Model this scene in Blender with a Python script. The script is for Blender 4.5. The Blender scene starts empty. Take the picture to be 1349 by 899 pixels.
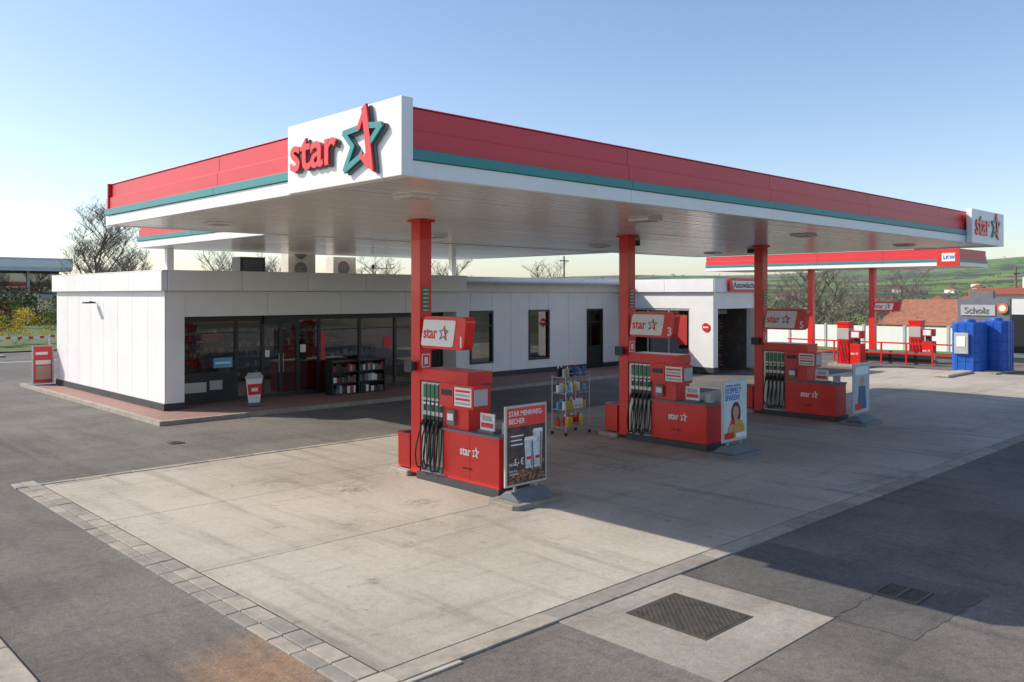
import bpy, math, random
from mathutils import Vector, Matrix, noise
R=random.Random(7)
sc=bpy.context.scene
sc.view_settings.view_transform='Standard'; sc.view_settings.look='None'; sc.view_settings.exposure=0
col=sc.collection

# ---------------------------------------------------------------- materials
MATS={}
def mat(name,c,r=.5,metal=0,var=.1,scale=3,bump=0,bscale=80,fine=0,fscale=60,spec=.5,coat=0,emit=0):
    if name in MATS: return MATS[name]
    m=bpy.data.materials.new(name); m.use_nodes=True
    nt=m.node_tree; N=nt.nodes; L=nt.links
    p=N['Principled BSDF']; p.inputs['Roughness'].default_value=r; p.inputs['Metallic'].default_value=metal
    p.inputs['Specular IOR Level'].default_value=spec; p.inputs['Coat Weight'].default_value=coat
    if emit:
        p.inputs['Emission Color'].default_value=(*c[:3],1); p.inputs['Emission Strength'].default_value=emit
    g=N.new('ShaderNodeNewGeometry')
    n=N.new('ShaderNodeTexNoise'); n.inputs['Scale'].default_value=scale; n.inputs['Detail'].default_value=6; n.inputs['Roughness'].default_value=.65
    L.new(g.outputs['Position'],n.inputs['Vector'])
    mr=N.new('ShaderNodeMapRange'); mr.inputs[1].default_value=.3; mr.inputs[2].default_value=.7
    mr.inputs[3].default_value=1-var; mr.inputs[4].default_value=1+var
    L.new(n.outputs['Fac'],mr.inputs[0])
    fac=mr.outputs[0]
    if fine:
        n2=N.new('ShaderNodeTexNoise'); n2.inputs['Scale'].default_value=fscale; n2.inputs['Detail'].default_value=3; n2.inputs['Roughness'].default_value=.8
        L.new(g.outputs['Position'],n2.inputs['Vector'])
        m2=N.new('ShaderNodeMapRange'); m2.inputs[1].default_value=.3; m2.inputs[2].default_value=.7
        m2.inputs[3].default_value=1-fine; m2.inputs[4].default_value=1+fine
        L.new(n2.outputs['Fac'],m2.inputs[0])
        mu=N.new('ShaderNodeMath'); mu.operation='MULTIPLY'; L.new(fac,mu.inputs[0]); L.new(m2.outputs[0],mu.inputs[1]); fac=mu.outputs[0]
    vm=N.new('ShaderNodeVectorMath'); vm.operation='SCALE'; vm.inputs[0].default_value=c[:3]
    L.new(fac,vm.inputs['Scale']); L.new(vm.outputs[0],p.inputs['Base Color'])
    if bump:
        n3=N.new('ShaderNodeTexNoise'); n3.inputs['Scale'].default_value=bscale; n3.inputs['Detail'].default_value=4
        L.new(g.outputs['Position'],n3.inputs['Vector'])
        b=N.new('ShaderNodeBump'); b.inputs['Strength'].default_value=bump; b.inputs['Distance'].default_value=.01
        L.new(n3.outputs['Fac'],b.inputs['Height']); L.new(b.outputs[0],p.inputs['Normal'])
    MATS[name]=m; return m

WHITE=mat('white_cladding',(.82,.81,.785),.45,var=.05,scale=.8,fine=.02,fscale=9)
WHITEF=mat('white_fascia',(.84,.83,.81),.35,var=.05,scale=1.2)
SOFFIT=mat('soffit_metal',(.84,.79,.72),.2,var=.05,scale=.7,bump=.15,bscale=2.5,spec=.9)
SOFFIT2=mat('soffit_metal_b',(.79,.74,.67),.24,var=.06,scale=.9,bump=.15,bscale=2.5,spec=.9)
RED=mat('red_paint',(.72,.02,.016),.35,var=.08,scale=1.5,coat=.15)
REDF=mat('red_fascia',(.68,.035,.045),.4,var=.07,scale=.6)
TEAL=mat('teal_paint',(.03,.25,.25),.4,var=.08,scale=1)
BLACK=mat('black_plastic',(.02,.02,.021),.45)
DARK=mat('dark_plinth',(.045,.045,.05),.6,var=.2)
FRAME=mat('anthracite_frame',(.025,.027,.03),.4)
SILVER=mat('silver_panel',(.55,.53,.48),.4,metal=.25)
GREY=mat('grey_plastic',(.16,.17,.18),.6,var=.15)
LGREY=mat('light_grey',(.45,.45,.44),.55)
GREEN=mat('green_label',(.02,.17,.08),.4)
PAPER=mat('paper_white',(.82,.82,.8),.6,var=.02)
CONC=mat('kerb_concrete',(.35,.305,.245),.85,var=.25,scale=4,fine=.18,fscale=90,bump=.3)
CONCL=mat('kerb_concrete_light',(.44,.38,.30),.85,var=.2,scale=4,fine=.15,fscale=90)
CONCD=mat('kerb_concrete_dark',(.27,.24,.20),.85,var=.25,scale=4,fine=.18,fscale=90,bump=.3)
METAL=mat('galvanised',(.35,.35,.35),.45,metal=.8)
RUST=mat('cast_iron',(.10,.09,.075),.55,metal=.3,var=.3,scale=8)
YEL=mat('yellow',(.75,.5,.03),.5); BLUE=mat('blue',(.03,.15,.5),.45); BLUEL=mat('light_blue',(.1,.4,.65),.4)
ORANGE=mat('orange',(.7,.2,.03),.5); BROWN=mat('brown',(.08,.04,.022),.6,var=.3,scale=20)
SKIN=mat('printed_skin',(.55,.32,.22),.6)
INT=mat('interior_dark',(.14,.125,.115),.7)
TANK=mat('blue_tank',(.012,.10,.45),.4,var=.1)
BARK=mat('bark',(.17,.14,.115),.9,var=.2)
GRASS=mat('grass',(.10,.14,.04),.95,var=.35,scale=.6,fine=.3,fscale=12,bump=.5)
LAMP=mat('ceiling_lamp',(1,.9,.75),.5,emit=9)
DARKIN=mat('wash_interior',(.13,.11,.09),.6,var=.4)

def glassmat(name,tint=.55,base=.06):
    m=bpy.data.materials.new(name); m.use_nodes=True; nt=m.node_tree; N=nt.nodes; L=nt.links
    N.remove(N['Principled BSDF']); o=N['Material Output']
    t=N.new('ShaderNodeBsdfTransparent'); t.inputs[0].default_value=(tint,tint*1.0,tint,1)
    g=N.new('ShaderNodeBsdfGlossy'); g.inputs['Roughness'].default_value=.015; g.inputs[0].default_value=(.9,.9,.9,1)
    f=N.new('ShaderNodeFresnel'); f.inputs[0].default_value=1.5
    a=N.new('ShaderNodeMath'); a.inputs[1].default_value=base; L.new(f.outputs[0],a.inputs[0])
    x=N.new('ShaderNodeMixShader'); L.new(a.outputs[0],x.inputs[0]); L.new(t.outputs[0],x.inputs[1]); L.new(g.outputs[0],x.inputs[2]); L.new(x.outputs[0],o.inputs[0])
    return m
GLASS=glassmat('shop_glass',.72,.06)
GLASSD=glassmat('dark_glass',.35,.14)

def ground_mat(name,c1,c2,big,finea,stains,bumps=.35,stain_col=None,oil=False):
    m=bpy.data.materials.new(name); m.use_nodes=True; nt=m.node_tree; N=nt.nodes; L=nt.links
    p=N['Principled BSDF']; p.inputs['Roughness'].default_value=.88; p.inputs['Specular IOR Level'].default_value=.3
    g=N.new('ShaderNodeNewGeometry'); pos=g.outputs['Position']
    def nz(s,d=5,r=.6,dist=0,vec=pos):
        n=N.new('ShaderNodeTexNoise'); n.inputs['Scale'].default_value=s; n.inputs['Detail'].default_value=d; n.inputs['Roughness'].default_value=r; n.inputs['Distortion'].default_value=dist
        L.new(vec,n.inputs['Vector']); return n.outputs['Fac']
    def mp(v,a,b,c,d):
        n=N.new('ShaderNodeMapRange'); n.interpolation_type='SMOOTHSTEP'
        for i,k in enumerate((a,b,c,d)): n.inputs[i+1].default_value=k
        L.new(v,n.inputs[0]); return n.outputs[0]
    def mul(a,b):
        n=N.new('ShaderNodeMath'); n.operation='MULTIPLY'; L.new(a,n.inputs[0]); L.new(b,n.inputs[1]); return n.outputs[0]
    mix=N.new('ShaderNodeMix'); mix.data_type='RGBA'
    mix.inputs[6].default_value=(*c1,1); mix.inputs[7].default_value=(*c2,1)
    L.new(mp(nz(big,6,.6,.4),.35,.65,0,1),mix.inputs[0])
    f=mp(nz(110,2,.9),.25,.75,1-finea,1+finea)
    f=mul(f,mp(nz(34,3,.8),.3,.7,1-finea*.5,1+finea*.5))
    f=mul(f,mp(nz(9,4,.7),.3,.7,1-finea*.3,1+finea*.3))
    f=mul(f,mp(nz(1.7,7,.7,.8),.56,.78,1,1-stains))
    f=mul(f,mp(nz(5.5,3,.5,.3),.66,.74,1,1-stains*.8))
    mapn=N.new('ShaderNodeMapping'); mapn.inputs['Scale'].default_value=(2.2,.16,1); L.new(pos,mapn.inputs[0])
    f=mul(f,mp(nz(1.3,5,.6,.2,mapn.outputs[0]),.5,.72,1,1-stains*.8))
    mapn=N.new('ShaderNodeMapping'); mapn.inputs['Scale'].default_value=(.2,1.8,1); mapn.inputs['Rotation'].default_value=(0,0,.35); L.new(pos,mapn.inputs[0])
    f=mul(f,mp(nz(1.1,5,.7,.6,mapn.outputs[0]),.52,.75,1,1-stains*.7))
    if oil:
        for (ox,oy,rad,am) in ((8.2,12.6,.7,.5),(8.5,11.0,.5,.45),(13.2,10.6,.9,.4),(7.0,9.3,.25,.45),(7.6,14.0,.8,.3),(14.2,12.4,.8,.4),(19.6,11,1,.4),(5.75,8.35,.2,.5),(6.9,10.6,.3,.4)):
            d=N.new('ShaderNodeVectorMath'); d.operation='DISTANCE'; d.inputs[1].default_value=(ox,oy,0)
            L.new(pos,d.inputs[0])
            w=mul(mp(d.outputs['Value'],0,rad,1,0),mp(nz(6,5,.7),.42,.6,0,1))
            n=N.new('ShaderNodeMath'); n.operation='MULTIPLY_ADD'; L.new(w,n.inputs[0]); n.inputs[1].default_value=-am; n.inputs[2].default_value=1
            f=mul(f,n.outputs[0])
    vm=N.new('ShaderNodeVectorMath'); vm.operation='SCALE'
    base=mix.outputs[2]
    if stain_col:
        d=N.new('ShaderNodeVectorMath'); d.operation='DISTANCE'; d.inputs[1].default_value=(3.75,7.2,0); L.new(pos,d.inputs[0])
        w=mul(mp(d.outputs['Value'],.1,1.1,1,0),mp(nz(2.5,6,.7),.3,.6,.25,.9))
        mx=N.new('ShaderNodeMix'); mx.data_type='RGBA'; mx.inputs[7].default_value=(*stain_col,1)
        L.new(w,mx.inputs[0]); L.new(base,mx.inputs[6]); base=mx.outputs[2]
    L.new(base,vm.inputs[0]); L.new(f,vm.inputs['Scale']); L.new(vm.outputs[0],p.inputs['Base Color'])
    b=N.new('ShaderNodeBump'); b.inputs['Strength'].default_value=bumps; b.inputs['Distance'].default_value=.012
    L.new(nz(130,3,.8),b.inputs['Height']); L.new(b.outputs[0],p.inputs['Normal'])
    return m
ASPH=ground_mat('asphalt',(.135,.122,.107),(.195,.175,.15),.35,.48,.3,.6,(.38,.22,.12))
ASPHD=ground_mat('asphalt_patch',(.11,.102,.094),(.14,.13,.118),.8,.4,.2,.6)
SLAB=ground_mat('concrete_slab',(.37,.325,.265),(.49,.435,.36),.25,.18,.34,.3,oil=True)
SLAB2=ground_mat('concrete_patch_mat',(.30,.27,.225),(.39,.35,.295),.6,.25,.3,.4)
def brick_mat():
    m=bpy.data.materials.new('pavers'); m.use_nodes=True; nt=m.node_tree; N=nt.nodes; L=nt.links
    p=N['Principled BSDF']; p.inputs['Roughness'].default_value=.85
    g=N.new('ShaderNodeNewGeometry'); b=N.new('ShaderNodeTexBrick'); b.inputs['Scale'].default_value=2.5
    b.inputs['Color1'].default_value=(.36,.19,.15,1); b.inputs['Color2'].default_value=(.28,.17,.14,1); b.inputs['Mortar'].default_value=(.15,.12,.1,1)
    b.inputs['Mortar Size'].default_value=.012
    L.new(g.outputs['Position'],b.inputs['Vector']); L.new(b.outputs[0],p.inputs['Base Color']); return m
PAVER=brick_mat()

# ---------------------------------------------------------------- geometry helpers
def empty(name,loc=(0,0,0)):
    e=bpy.data.objects.new(name,None); col.objects.link(e); e.location=loc; e.empty_display_size=.2; return e
class B:
    def __init__(s,xf=None): s.v=[];s.f=[];s.m=[];s.mats=[];s.xf=xf
    def mi(s,m):
        if m not in s.mats: s.mats.append(m)
        return s.mats.index(m)
    def add(s,vs,fs,m,M=None):
        o=len(s.v)
        for v in vs:
            v=Vector(v)
            if M: v=M@v
            if s.xf: v=Vector(s.xf(v))
            s.v.append(v)
        k=s.mi(m)
        for f in fs: s.f.append([i+o for i in f]); s.m.append(k)
    def box(s,x0,x1,y0,y1,z0,z1,m,M=None):
        s.add([(x0,y0,z0),(x1,y0,z0),(x1,y1,z0),(x0,y1,z0),(x0,y0,z1),(x1,y0,z1),(x1,y1,z1),(x0,y1,z1)],
              [(0,3,2,1),(4,5,6,7),(0,1,5,4),(1,2,6,5),(2,3,7,6),(3,0,4,7)],m,M)
    def prism(s,pts,z0,z1,m,M=None):
        n=len(pts); vs=[(x,y,z0) for x,y in pts]+[(x,y,z1) for x,y in pts]
        s.add(vs,[list(range(n))[::-1],list(range(n,2*n))]+[(i,(i+1)%n,n+(i+1)%n,n+i) for i in range(n)],m,M)
    def cyl(s,x,y,z0,z1,r0,r1,m,n=16,M=None):
        vs=[(x+r0*math.cos(2*math.pi*i/n),y+r0*math.sin(2*math.pi*i/n),z0) for i in range(n)]+[(x+r1*math.cos(2*math.pi*i/n),y+r1*math.sin(2*math.pi*i/n),z1) for i in range(n)]
        s.add(vs,[list(range(n))[::-1],list(range(n,2*n))]+[(i,(i+1)%n,n+(i+1)%n,n+i) for i in range(n)],m,M)
    def tube(s,pts,r,m,n=6,r1=None):
        pts=[Vector(p) for p in pts]; vs=[];fs=[]
        for i,p in enumerate(pts):
            d=(pts[min(i+1,len(pts)-1)]-pts[max(i-1,0)]).normalized()
            a=Vector((0,0,1)) if abs(d.z)<.9 else Vector((1,0,0))
            x=d.cross(a).normalized(); y=d.cross(x)
            rr=r if r1 is None else r+(r1-r)*i/(len(pts)-1)
            for k in range(n):
                t=2*math.pi*k/n; vs.append(p+x*rr*math.cos(t)+y*rr*math.sin(t))
        for i in range(len(pts)-1):
            for k in range(n): fs.append((i*n+k,i*n+(k+1)%n,(i+1)*n+(k+1)%n,(i+1)*n+k))
        s.add(vs,fs,m)
    def done(s,name,parent=None,bevel=0,smooth=False):
        me=bpy.data.meshes.new(name); me.from_pydata(s.v,[],s.f)
        for m in s.mats: me.materials.append(m)
        me.polygons.foreach_set('material_index',s.m); 
        if smooth: me.polygons.foreach_set('use_smooth',[True]*len(s.f))
        me.update()
        o=bpy.data.objects.new(name,me); col.objects.link(o)
        if parent: o.parent=parent
        if bevel:
            b=o.modifiers.new('bevel','BEVEL'); b.width=bevel; b.segments=2; b.limit_method='ANGLE'; b.angle_limit=.7
        return o
def face_u(x,y,z):
    return Matrix(((0,0,-1,x),(-1,0,0,y),(0,1,0,z),(0,0,0,1)))
def face_v(x,y,z):
    return Matrix(((1,0,0,x),(0,0,-1,y),(0,1,0,z),(0,0,0,1)))
def text(body,size,M,m,parent,ext=.003,off=0,name='lettering',align='LEFT',sx=1):
    c=bpy.data.curves.new(name,'FONT'); c.body=body; c.size=size; c.extrude=ext; c.offset=off*size; c.align_x=align; c.materials.append(m)
    c.resolution_u=4
    o=bpy.data.objects.new(name,c); col.objects.link(o); o.matrix_world=M@Matrix.Diagonal((sx,1,1,1)); 
    if parent:
        o.parent=parent; o.matrix_parent_inverse=Matrix.Translation(parent.location).inverted()
    return o
def strokes(b,pts,w,m,M,z0=0,z1=.01):
    for i in range(len(pts)-1):
        a=Vector(pts[i]);c=Vector(pts[i+1]); d=(c-a).normalized(); n=Vector((-d.y,d.x))*w/2; e=d*w*.3
        zz=z1+.0006*(i%3)
        b.prism([tuple(a-e-n),tuple(c+e-n),tuple(c+e+n),tuple(a-e+n)],z0,zz,m,M)
STAR_TEAL=[[(.40,.69),(.04,.66),(.27,.42),(.06,.06),(.50,.25)],[(.64,.70),(.97,.66),(.70,.42)]]
def star_shape(b,M,s,mt,mr,depth=.01,ky=.97):
    for q in STAR_TEAL: strokes(b,[(x*s,y*s*ky) for x,y in q],s*.085,mt,M,0,depth)
    P=lambda l:[(x*s,y*s*ky) for x,y in l]
    b.prism(P([(.50,.99),(.62,1.05),(.72,.5),(.80,-.05),(.64,.06),(.58,.55)]),0,depth+.003,mr,M)
    b.prism(P([(.36,.68),(.42,.76),(.56,1.0),(.56,.86),(.46,.66)]),0,depth+.002,mr,M)
    b.prism(P([(.46,.21),(.46,.30),(.60,.22),(.70,.08),(.66,.02)]),0,depth+.0015,mr,M)
def star_logo(M,w,parent,mt,ms1,ms2,depth=.005):
    text('star',w*.42,M,mt,parent,ext=depth,off=.022,name='star_lettering_shadow',sx=.86)
    b=B(); star_shape(b,M@Matrix.Translation((w*.66,-.03*w,0)),w*.36,ms1,ms2,depth)
    b.done('star_emblem',parent)

# ---------------------------------------------------------------- ground sheet
def sst(x): x=max(0,min(1,x)); return x*x*(3-2*x)
def elev(t):
    pts=[(-1.5,.004),(-.6,.006),(-.2,.010),(.0,.018),(.15,.024),(.3,.024),(.42,.030),(.52,.038),(.62,.047),(1.0,.06),(2,.05)]
    if t<=pts[0][0]: return pts[0][1]
    for (a,b1),(c,d1) in zip(pts,pts[1:]):
        if t<=c: return b1+(d1-b1)*(t-a)/(c-a)
    return pts[-1][1]
CU,CV=.692,.722
def terrain(x,y):
    D=math.hypot(x,y); dep=x*CU+y*CV; lat=x*CV-y*CU
    t=lat/dep if dep>0 else (2 if lat>0 else -2)
    z=-.06
    z-=4.5*sst((x-54)/22)*sst((t+.1)/.3)
    e=elev(t)
    dd=max(dep,D*.3)
    k=sst((D-260)/1500)
    h=dd*e*k+3.4*k
    h+=k*10*(noise.noise(Vector((x*.0022,y*.0022,1)))) + k*2*noise.noise(Vector((x*.01,y*.01,5)))
    return z+h
def build_ground():
    b=B(); rad=[0,8,20,35,50,54,58,62,66,70,76,84,95,110,130,160,200,250,300,360]
    r=360
    while r<2600: r*=1.09; rad.append(r)
    A=240; vs=[(0,0,-.06)];
    for r in rad[1:]:
        for k in range(A):
            a=2*math.pi*k/A; x,y=r*math.cos(a),r*math.sin(a); vs.append((x,y,terrain(x,y)))
    fs=[(0,1+k,1+(k+1)%A) for k in range(A)]
    for i in range(len(rad)-2):
        for k in range(A):
            o=1+i*A; fs.append((o+k,o+A+k,o+A+(k+1)%A,o+(k+1)%A))
    m=bpy.data.materials.new('fields'); m.use_nodes=True; nt=m.node_tree;N=nt.nodes;L=nt.links; p=N['Principled BSDF']; p.inputs['Roughness'].default_value=1; p.inputs['Specular IOR Level'].default_value=.1
    g=N.new('ShaderNodeNewGeometry'); vo=N.new('ShaderNodeTexVoronoi'); vo.inputs['Scale'].default_value=.007; L.new(g.outputs['Position'],vo.inputs['Vector'])
    cr=N.new('ShaderNodeValToRGB'); cr.color_ramp.interpolation='CONSTANT'
    el=cr.color_ramp.elements; el[0].color=(.13,.21,.06,1); el[1].position=.3; el[1].color=(.18,.25,.08,1)
    for pz,c in((.5,(.23,.21,.13,1)),(.62,(.13,.22,.06,1)),(.8,(.14,.13,.09,1))): e=el.new(pz); e.color=c
    L.new(vo.outputs['Color'],cr.inputs[0])
    n=N.new('ShaderNodeTexNoise'); n.inputs['Scale'].default_value=.012; n.inputs['Detail'].default_value=8; n.inputs['Roughness'].default_value=.7; L.new(g.outputs['Position'],n.inputs['Vector'])
    mr=N.new('ShaderNodeMapRange'); mr.inputs[1].default_value=.51; mr.inputs[2].default_value=.53; L.new(n.outputs['Fac'],mr.inputs[0])
    mx=N.new('ShaderNodeMix'); mx.data_type='RGBA'; mx.inputs[7].default_value=(.09,.09,.06,1); L.new(mr.outputs[0],mx.inputs[0]); L.new(cr.outputs[0],mx.inputs[6])
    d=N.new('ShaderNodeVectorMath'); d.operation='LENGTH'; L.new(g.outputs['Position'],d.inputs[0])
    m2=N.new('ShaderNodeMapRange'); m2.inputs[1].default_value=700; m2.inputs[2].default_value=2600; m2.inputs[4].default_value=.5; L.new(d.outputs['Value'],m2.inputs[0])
    mx2=N.new('ShaderNodeMix'); mx2.data_type='RGBA'; mx2.inputs[7].default_value=(.19,.24,.28,1); L.new(m2.outputs[0],mx2.inputs[0]); L.new(mx.outputs[2],mx2.inputs[6])  # distance haze painted into the ground colour as a blue-grey blend
    n5=N.new('ShaderNodeTexNoise'); n5.inputs['Scale'].default_value=.8; n5.inputs['Detail'].default_value=5; L.new(g.outputs['Position'],n5.inputs['Vector'])
    m5=N.new('ShaderNodeMapRange'); m5.inputs[3].default_value=.7; m5.inputs[4].default_value=1.3; L.new(n5.outputs['Fac'],m5.inputs[0])
    vm=N.new('ShaderNodeVectorMath'); vm.operation='SCALE'; L.new(mx2.outputs[2],vm.inputs[0]); L.new(m5.outputs[0],vm.inputs['Scale'])
    L.new(vm.outputs[0],p.inputs['Base Color'])
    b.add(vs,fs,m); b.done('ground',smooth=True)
build_ground()

b=B(); b.add([(-40,-30,0),(50,-30,0),(50,61,0),(-40,61,0)],[(0,1,2,3)],ASPH); b.done('asphalt_road')

# slab
b=B()
us=[4.42,8.0,11.9,15.9,19.9,23.9,27.9,31.9,35.9,40.0]; vs_=[6.32,10.1,13.3,16.62]
b.add([(4.4,6.3,.004),(40,6.3,.004),(40,16.65,.004),(4.4,16.65,.004)],[(0,1,2,3)],DARK)
for i in range(len(us)-1):
    for j in range(3):
        b.box(us[i]+.006,us[i+1]-.006,vs_[j]+.006,vs_[j+1]-.006,.006,.02+.0005*((i+j)%3),SLAB)
b.done('concrete_forecourt',bevel=.004)
b=B(); x=4.45
while x<40:
    b.box(x+.004,x+.996,6.04,6.308,-.02,.024+R.uniform(-.003,.003),R.choice([CONC,CONC,CONCD])); x+=1.0
b.box(4.02,5.1,5.97,6.03,-.02,.018,CONCL)
b.box(3.98,4.44,6.04,6.30,-.02,.027,CONCL)
y=6.32
while y<16.7:
    b.box(4.19,4.40,y+.006,y+.444,-.02,.024+R.uniform(-.003,.004),R.choice([CONC,CONC,CONC,CONCD]))
    b.box(4.03,4.18,y+.006,y+.444,-.02,.016+R.uniform(-.003,.004),R.choice([CONC,CONCD,CONCD])); y+=.45
x=4.0
while x<20:
    b.box(x+.006,x+.494,16.68,16.84,-.02,.02+R.uniform(-.003,.003),R.choice([CONC,CONCD])); x+=.5
b.done('kerb_stones',bevel=.008)
b=B(); b.box(6.45,8.6,4.1,6.03,-.02,.008,SLAB2); b.done('concrete_patch')
b=B(); pts=[]
for (xa,ya,xb,yb) in((8.62,3.3,10.55,3.2),(10.55,3.2,10.6,6.0),(10.6,6.0,8.62,6.0),(8.62,6.0,8.62,3.3)):
    for k in range(12):
        t=k/12; pts.append((xa+(xb-xa)*t+R.uniform(-.02,.02),ya+(yb-ya)*t+R.uniform(-.02,.02),.004))
b.add(pts,[list(range(len(pts)))],ASPHD); b.done('asphalt_patch')
b=B(); p0=Vector((8.62,4.1,.006))
for k in range(22):
    p1=Vector((8.62+(k+1)*.046,4.1+R.uniform(-.025,.025),.006)); w=R.uniform(.003,.008)
    b.add([p0+Vector((0,-w,0)),p1+Vector((0,-w,0)),p1+Vector((0,w,0)),p0+Vector((0,w,0))],[(0,1,2,3)],BLACK); p0=p1
b.done('asphalt_crack')
b=B(); b.box(7.13,8.02,4.7,5.7,.0,.012,RUST); b.box(7.17,7.98,4.74,5.66,.012,.016,RUST)
for i in range(22):
    for j in range(25):
        if (i+j)%2: b.box(7.19+i*.036,7.215+i*.036,4.76+j*.036,4.785+j*.036,.016,.021,RUST)
b.done('manhole_cover')
def drain(name,x0,x1,y0,y1,along):
    b=B(); b.box(x0,x1,y0,y1,.0,.008,BLACK)
    b.box(x0,x1,y0,y0+.03,.008,.02,RUST); b.box(x0,x1,y1-.03,y1,.008,.02,RUST); b.box(x0,x0+.03,y0+.03,y1-.03,.008,.02,RUST); b.box(x1-.03,x1,y0+.03,y1-.03,.008,.02,RUST)
    n=int((x1-x0)/.055)
    for i in range(1,n): b.box(x0+i*(x1-x0)/n-.01,x0+i*(x1-x0)/n+.01,y0+.03,y1-.03,.008,.018,RUST)
    b.box(x0+.03,x1-.03,(y0+y1)/2-.02,(y0+y1)/2+.02,.018,.022,RUST)
    b.done(name)
drain('drain_grate',9.63,10.12,3.65,4.15,'y')
drain('drain_grate',4.55,5.4,16.42,16.6,'y')
drain('drain_grate',7.75,8.05,19.2,19.5,'y')
b=B(); y=-5
while y<14: b.box(1.85,2.1,y+.005,y+.995,-.02,.11,CONC); y+=1
b.box(-3,1.845,-5,14,-.02,.1,CONCD); b.done('kerb',bevel=.015)

# ---------------------------------------------------------------- canopies
def fascia(b,axis,fx,a0,a1,sgn,z0=4.78,seg=4.0):
    def bx(off0,off1,s0,s1,z0_,z1_,m):
        lo,hi=sorted((fx-sgn*off0,fx-sgn*off1))
        if axis=='v': b.box(s0,s1,lo,hi,z0_,z1_,m)
        else: b.box(lo,hi,s0,s1,z0_,z1_,m)
    n=max(1,round((a1-a0)/seg)); L=(a1-a0)/n
    for i in range(n):
        s0=a0+i*L+.003; s1=a0+(i+1)*L-.003
        bx(0,.10,s0,s1,z0,z0+.195,WHITEF)
        bx(-.03,.10,s0,s1,z0+.20,z0+.325,TEAL)
        bx(.04,.14,s0,s1,z0+.333,z0+.56,REDF)
        bx(.075,.14,s0,s1,z0+.564,z0+.82,REDF)
    bx(.06,.18,a0,a1,z0+.824,z0+.84,REDF)
def soffit(b,x0,x1,y0,y1,z=4.79):
    y=y0; i=0
    while y<y1-.02:
        b.box(x0,x1,y+.013,min(y+.187,y1),z+R.uniform(0,.003),z+.02,SOFFIT if R.random()<.6 else SOFFIT2); y+=.2; i+=1
    b.box(x0+.1,x1-.1,y0+.1,y1-.1,z+.04,z+.6,GREY)
can=empty('petrol_station_canopy')
b=B(); X0,X1,Y0,Y1=5.95,26.9,8.0,18.1
fascia(b,'v',Y0,X0+.01,X1,-1); fascia(b,'v',Y1,X0+.01,X1,1)
fascia(b,'u',X0,Y0+.145,Y1-.145,-1); fascia(b,'u',X1,Y0+.145,Y1-.145,1)
b.done('fascia',can,bevel=.006)
b=B(); soffit(b,X0+.1,X1-.1,Y0+.1,Y1-.1); b.done('soffit',can)
b=B(); b.box(5.82,5.985,7.9,10.5,4.765,5.68,WHITEF); b.box(24.4,27.0,7.84,7.985,4.765,5.68,WHITEF); b.box(26.91,27.03,7.99,10.3,4.765,5.68,WHITEF)
b.done('sign_box',can,bevel=.01)
DRED=mat('dark_red_edge',(.2,.02,.02),.5)
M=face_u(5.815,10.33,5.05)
text('star',.68,M@Matrix.Translation((.03,-.02,0)),GREY,can,ext=.03,off=.018,name='star_lettering_shadow',sx=1.08)  # grey offset copy behind the red letters, standing in for their shadow
text('star',.68,M@Matrix.Translation((0,0,.045)),RED,can,ext=.02,off=.018,name='star_lettering_shadow',sx=1.08)
b=B(); star_shape(b,face_u(5.815,9.0,4.86),.84,GREY,GREY,.03,.9)  # grey emblem underneath, offset as a modelled shadow of the coloured one
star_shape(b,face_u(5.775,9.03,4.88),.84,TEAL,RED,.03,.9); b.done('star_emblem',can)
M=face_v(24.62,7.83,5.02); star_logo(M,1.95,can,RED,TEAL,RED,.02)
for pu in (9.6,15.7,21.77):
    b=B(); b.box(pu,pu+.27,12.47,12.74,.1,4.79,RED); b.box(pu-.05,pu+.32,12.42,12.79,4.74,4.785,RED); b.done('pole',can,bevel=.006)
b=B()
for u in (7.3,12.6,18.6,24.4):
    for v in (9.6,15.8):
        b.box(u-.22,u+.22,v-.22,v+.22,4.745,4.788,WHITEF); b.box(u-.16,u+.16,v-.16,v+.16,4.735,4.744,LGREY)
for u in(17.5,23.3): b.box(u-.12,u+.12,13.6,13.8,4.66,4.788,BLACK)
b.done('soffit_lamps',can)
c2=empty('connecting_canopy')
b=B(); fascia(b,'u',9.5,18.25,26.1,-1); fascia(b,'v',26.1,9.65,22,1); fascia(b,'u',22.0,18.25,26.0,1); b.done('fascia',c2,bevel=.006)
b=B(); soffit(b,9.6,21.9,18.25,26.0,4.792); b.done('soffit',c2)
b=B()
for u in(10.15,21.2): b.box(u,u+.2,25.5,25.7,3.9,4.79,WHITEF)
b.done('post',c2)
c3=empty('truck_canopy')
b=B(); fascia(b,'u',43.5,14.7,28.7,-1); fascia(b,'v',14.7,43.65,48,-1); fascia(b,'v',28.7,43.65,48,1); fascia(b,'u',48,14.85,28.6,1)
b.box(43.3,43.46,14.5,15.5,4.77,5.66,RED); b.box(43.28,43.3,14.66,15.26,4.98,5.38,PAPER)
b.done('fascia',c3,bevel=.006)
text('LKW',.24,face_u(43.27,15.2,5.1),BLUE,c3,off=.02)
b=B(); soffit(b,43.6,47.9,14.8,28.6); b.done('soffit',c3)
b=B(); b.box(45.6,45.9,23.0,23.3,0,4.79,RED); b.box(45.6,45.9,19.5,19.8,0,4.79,RED); b.done('pole',c3)

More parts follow.
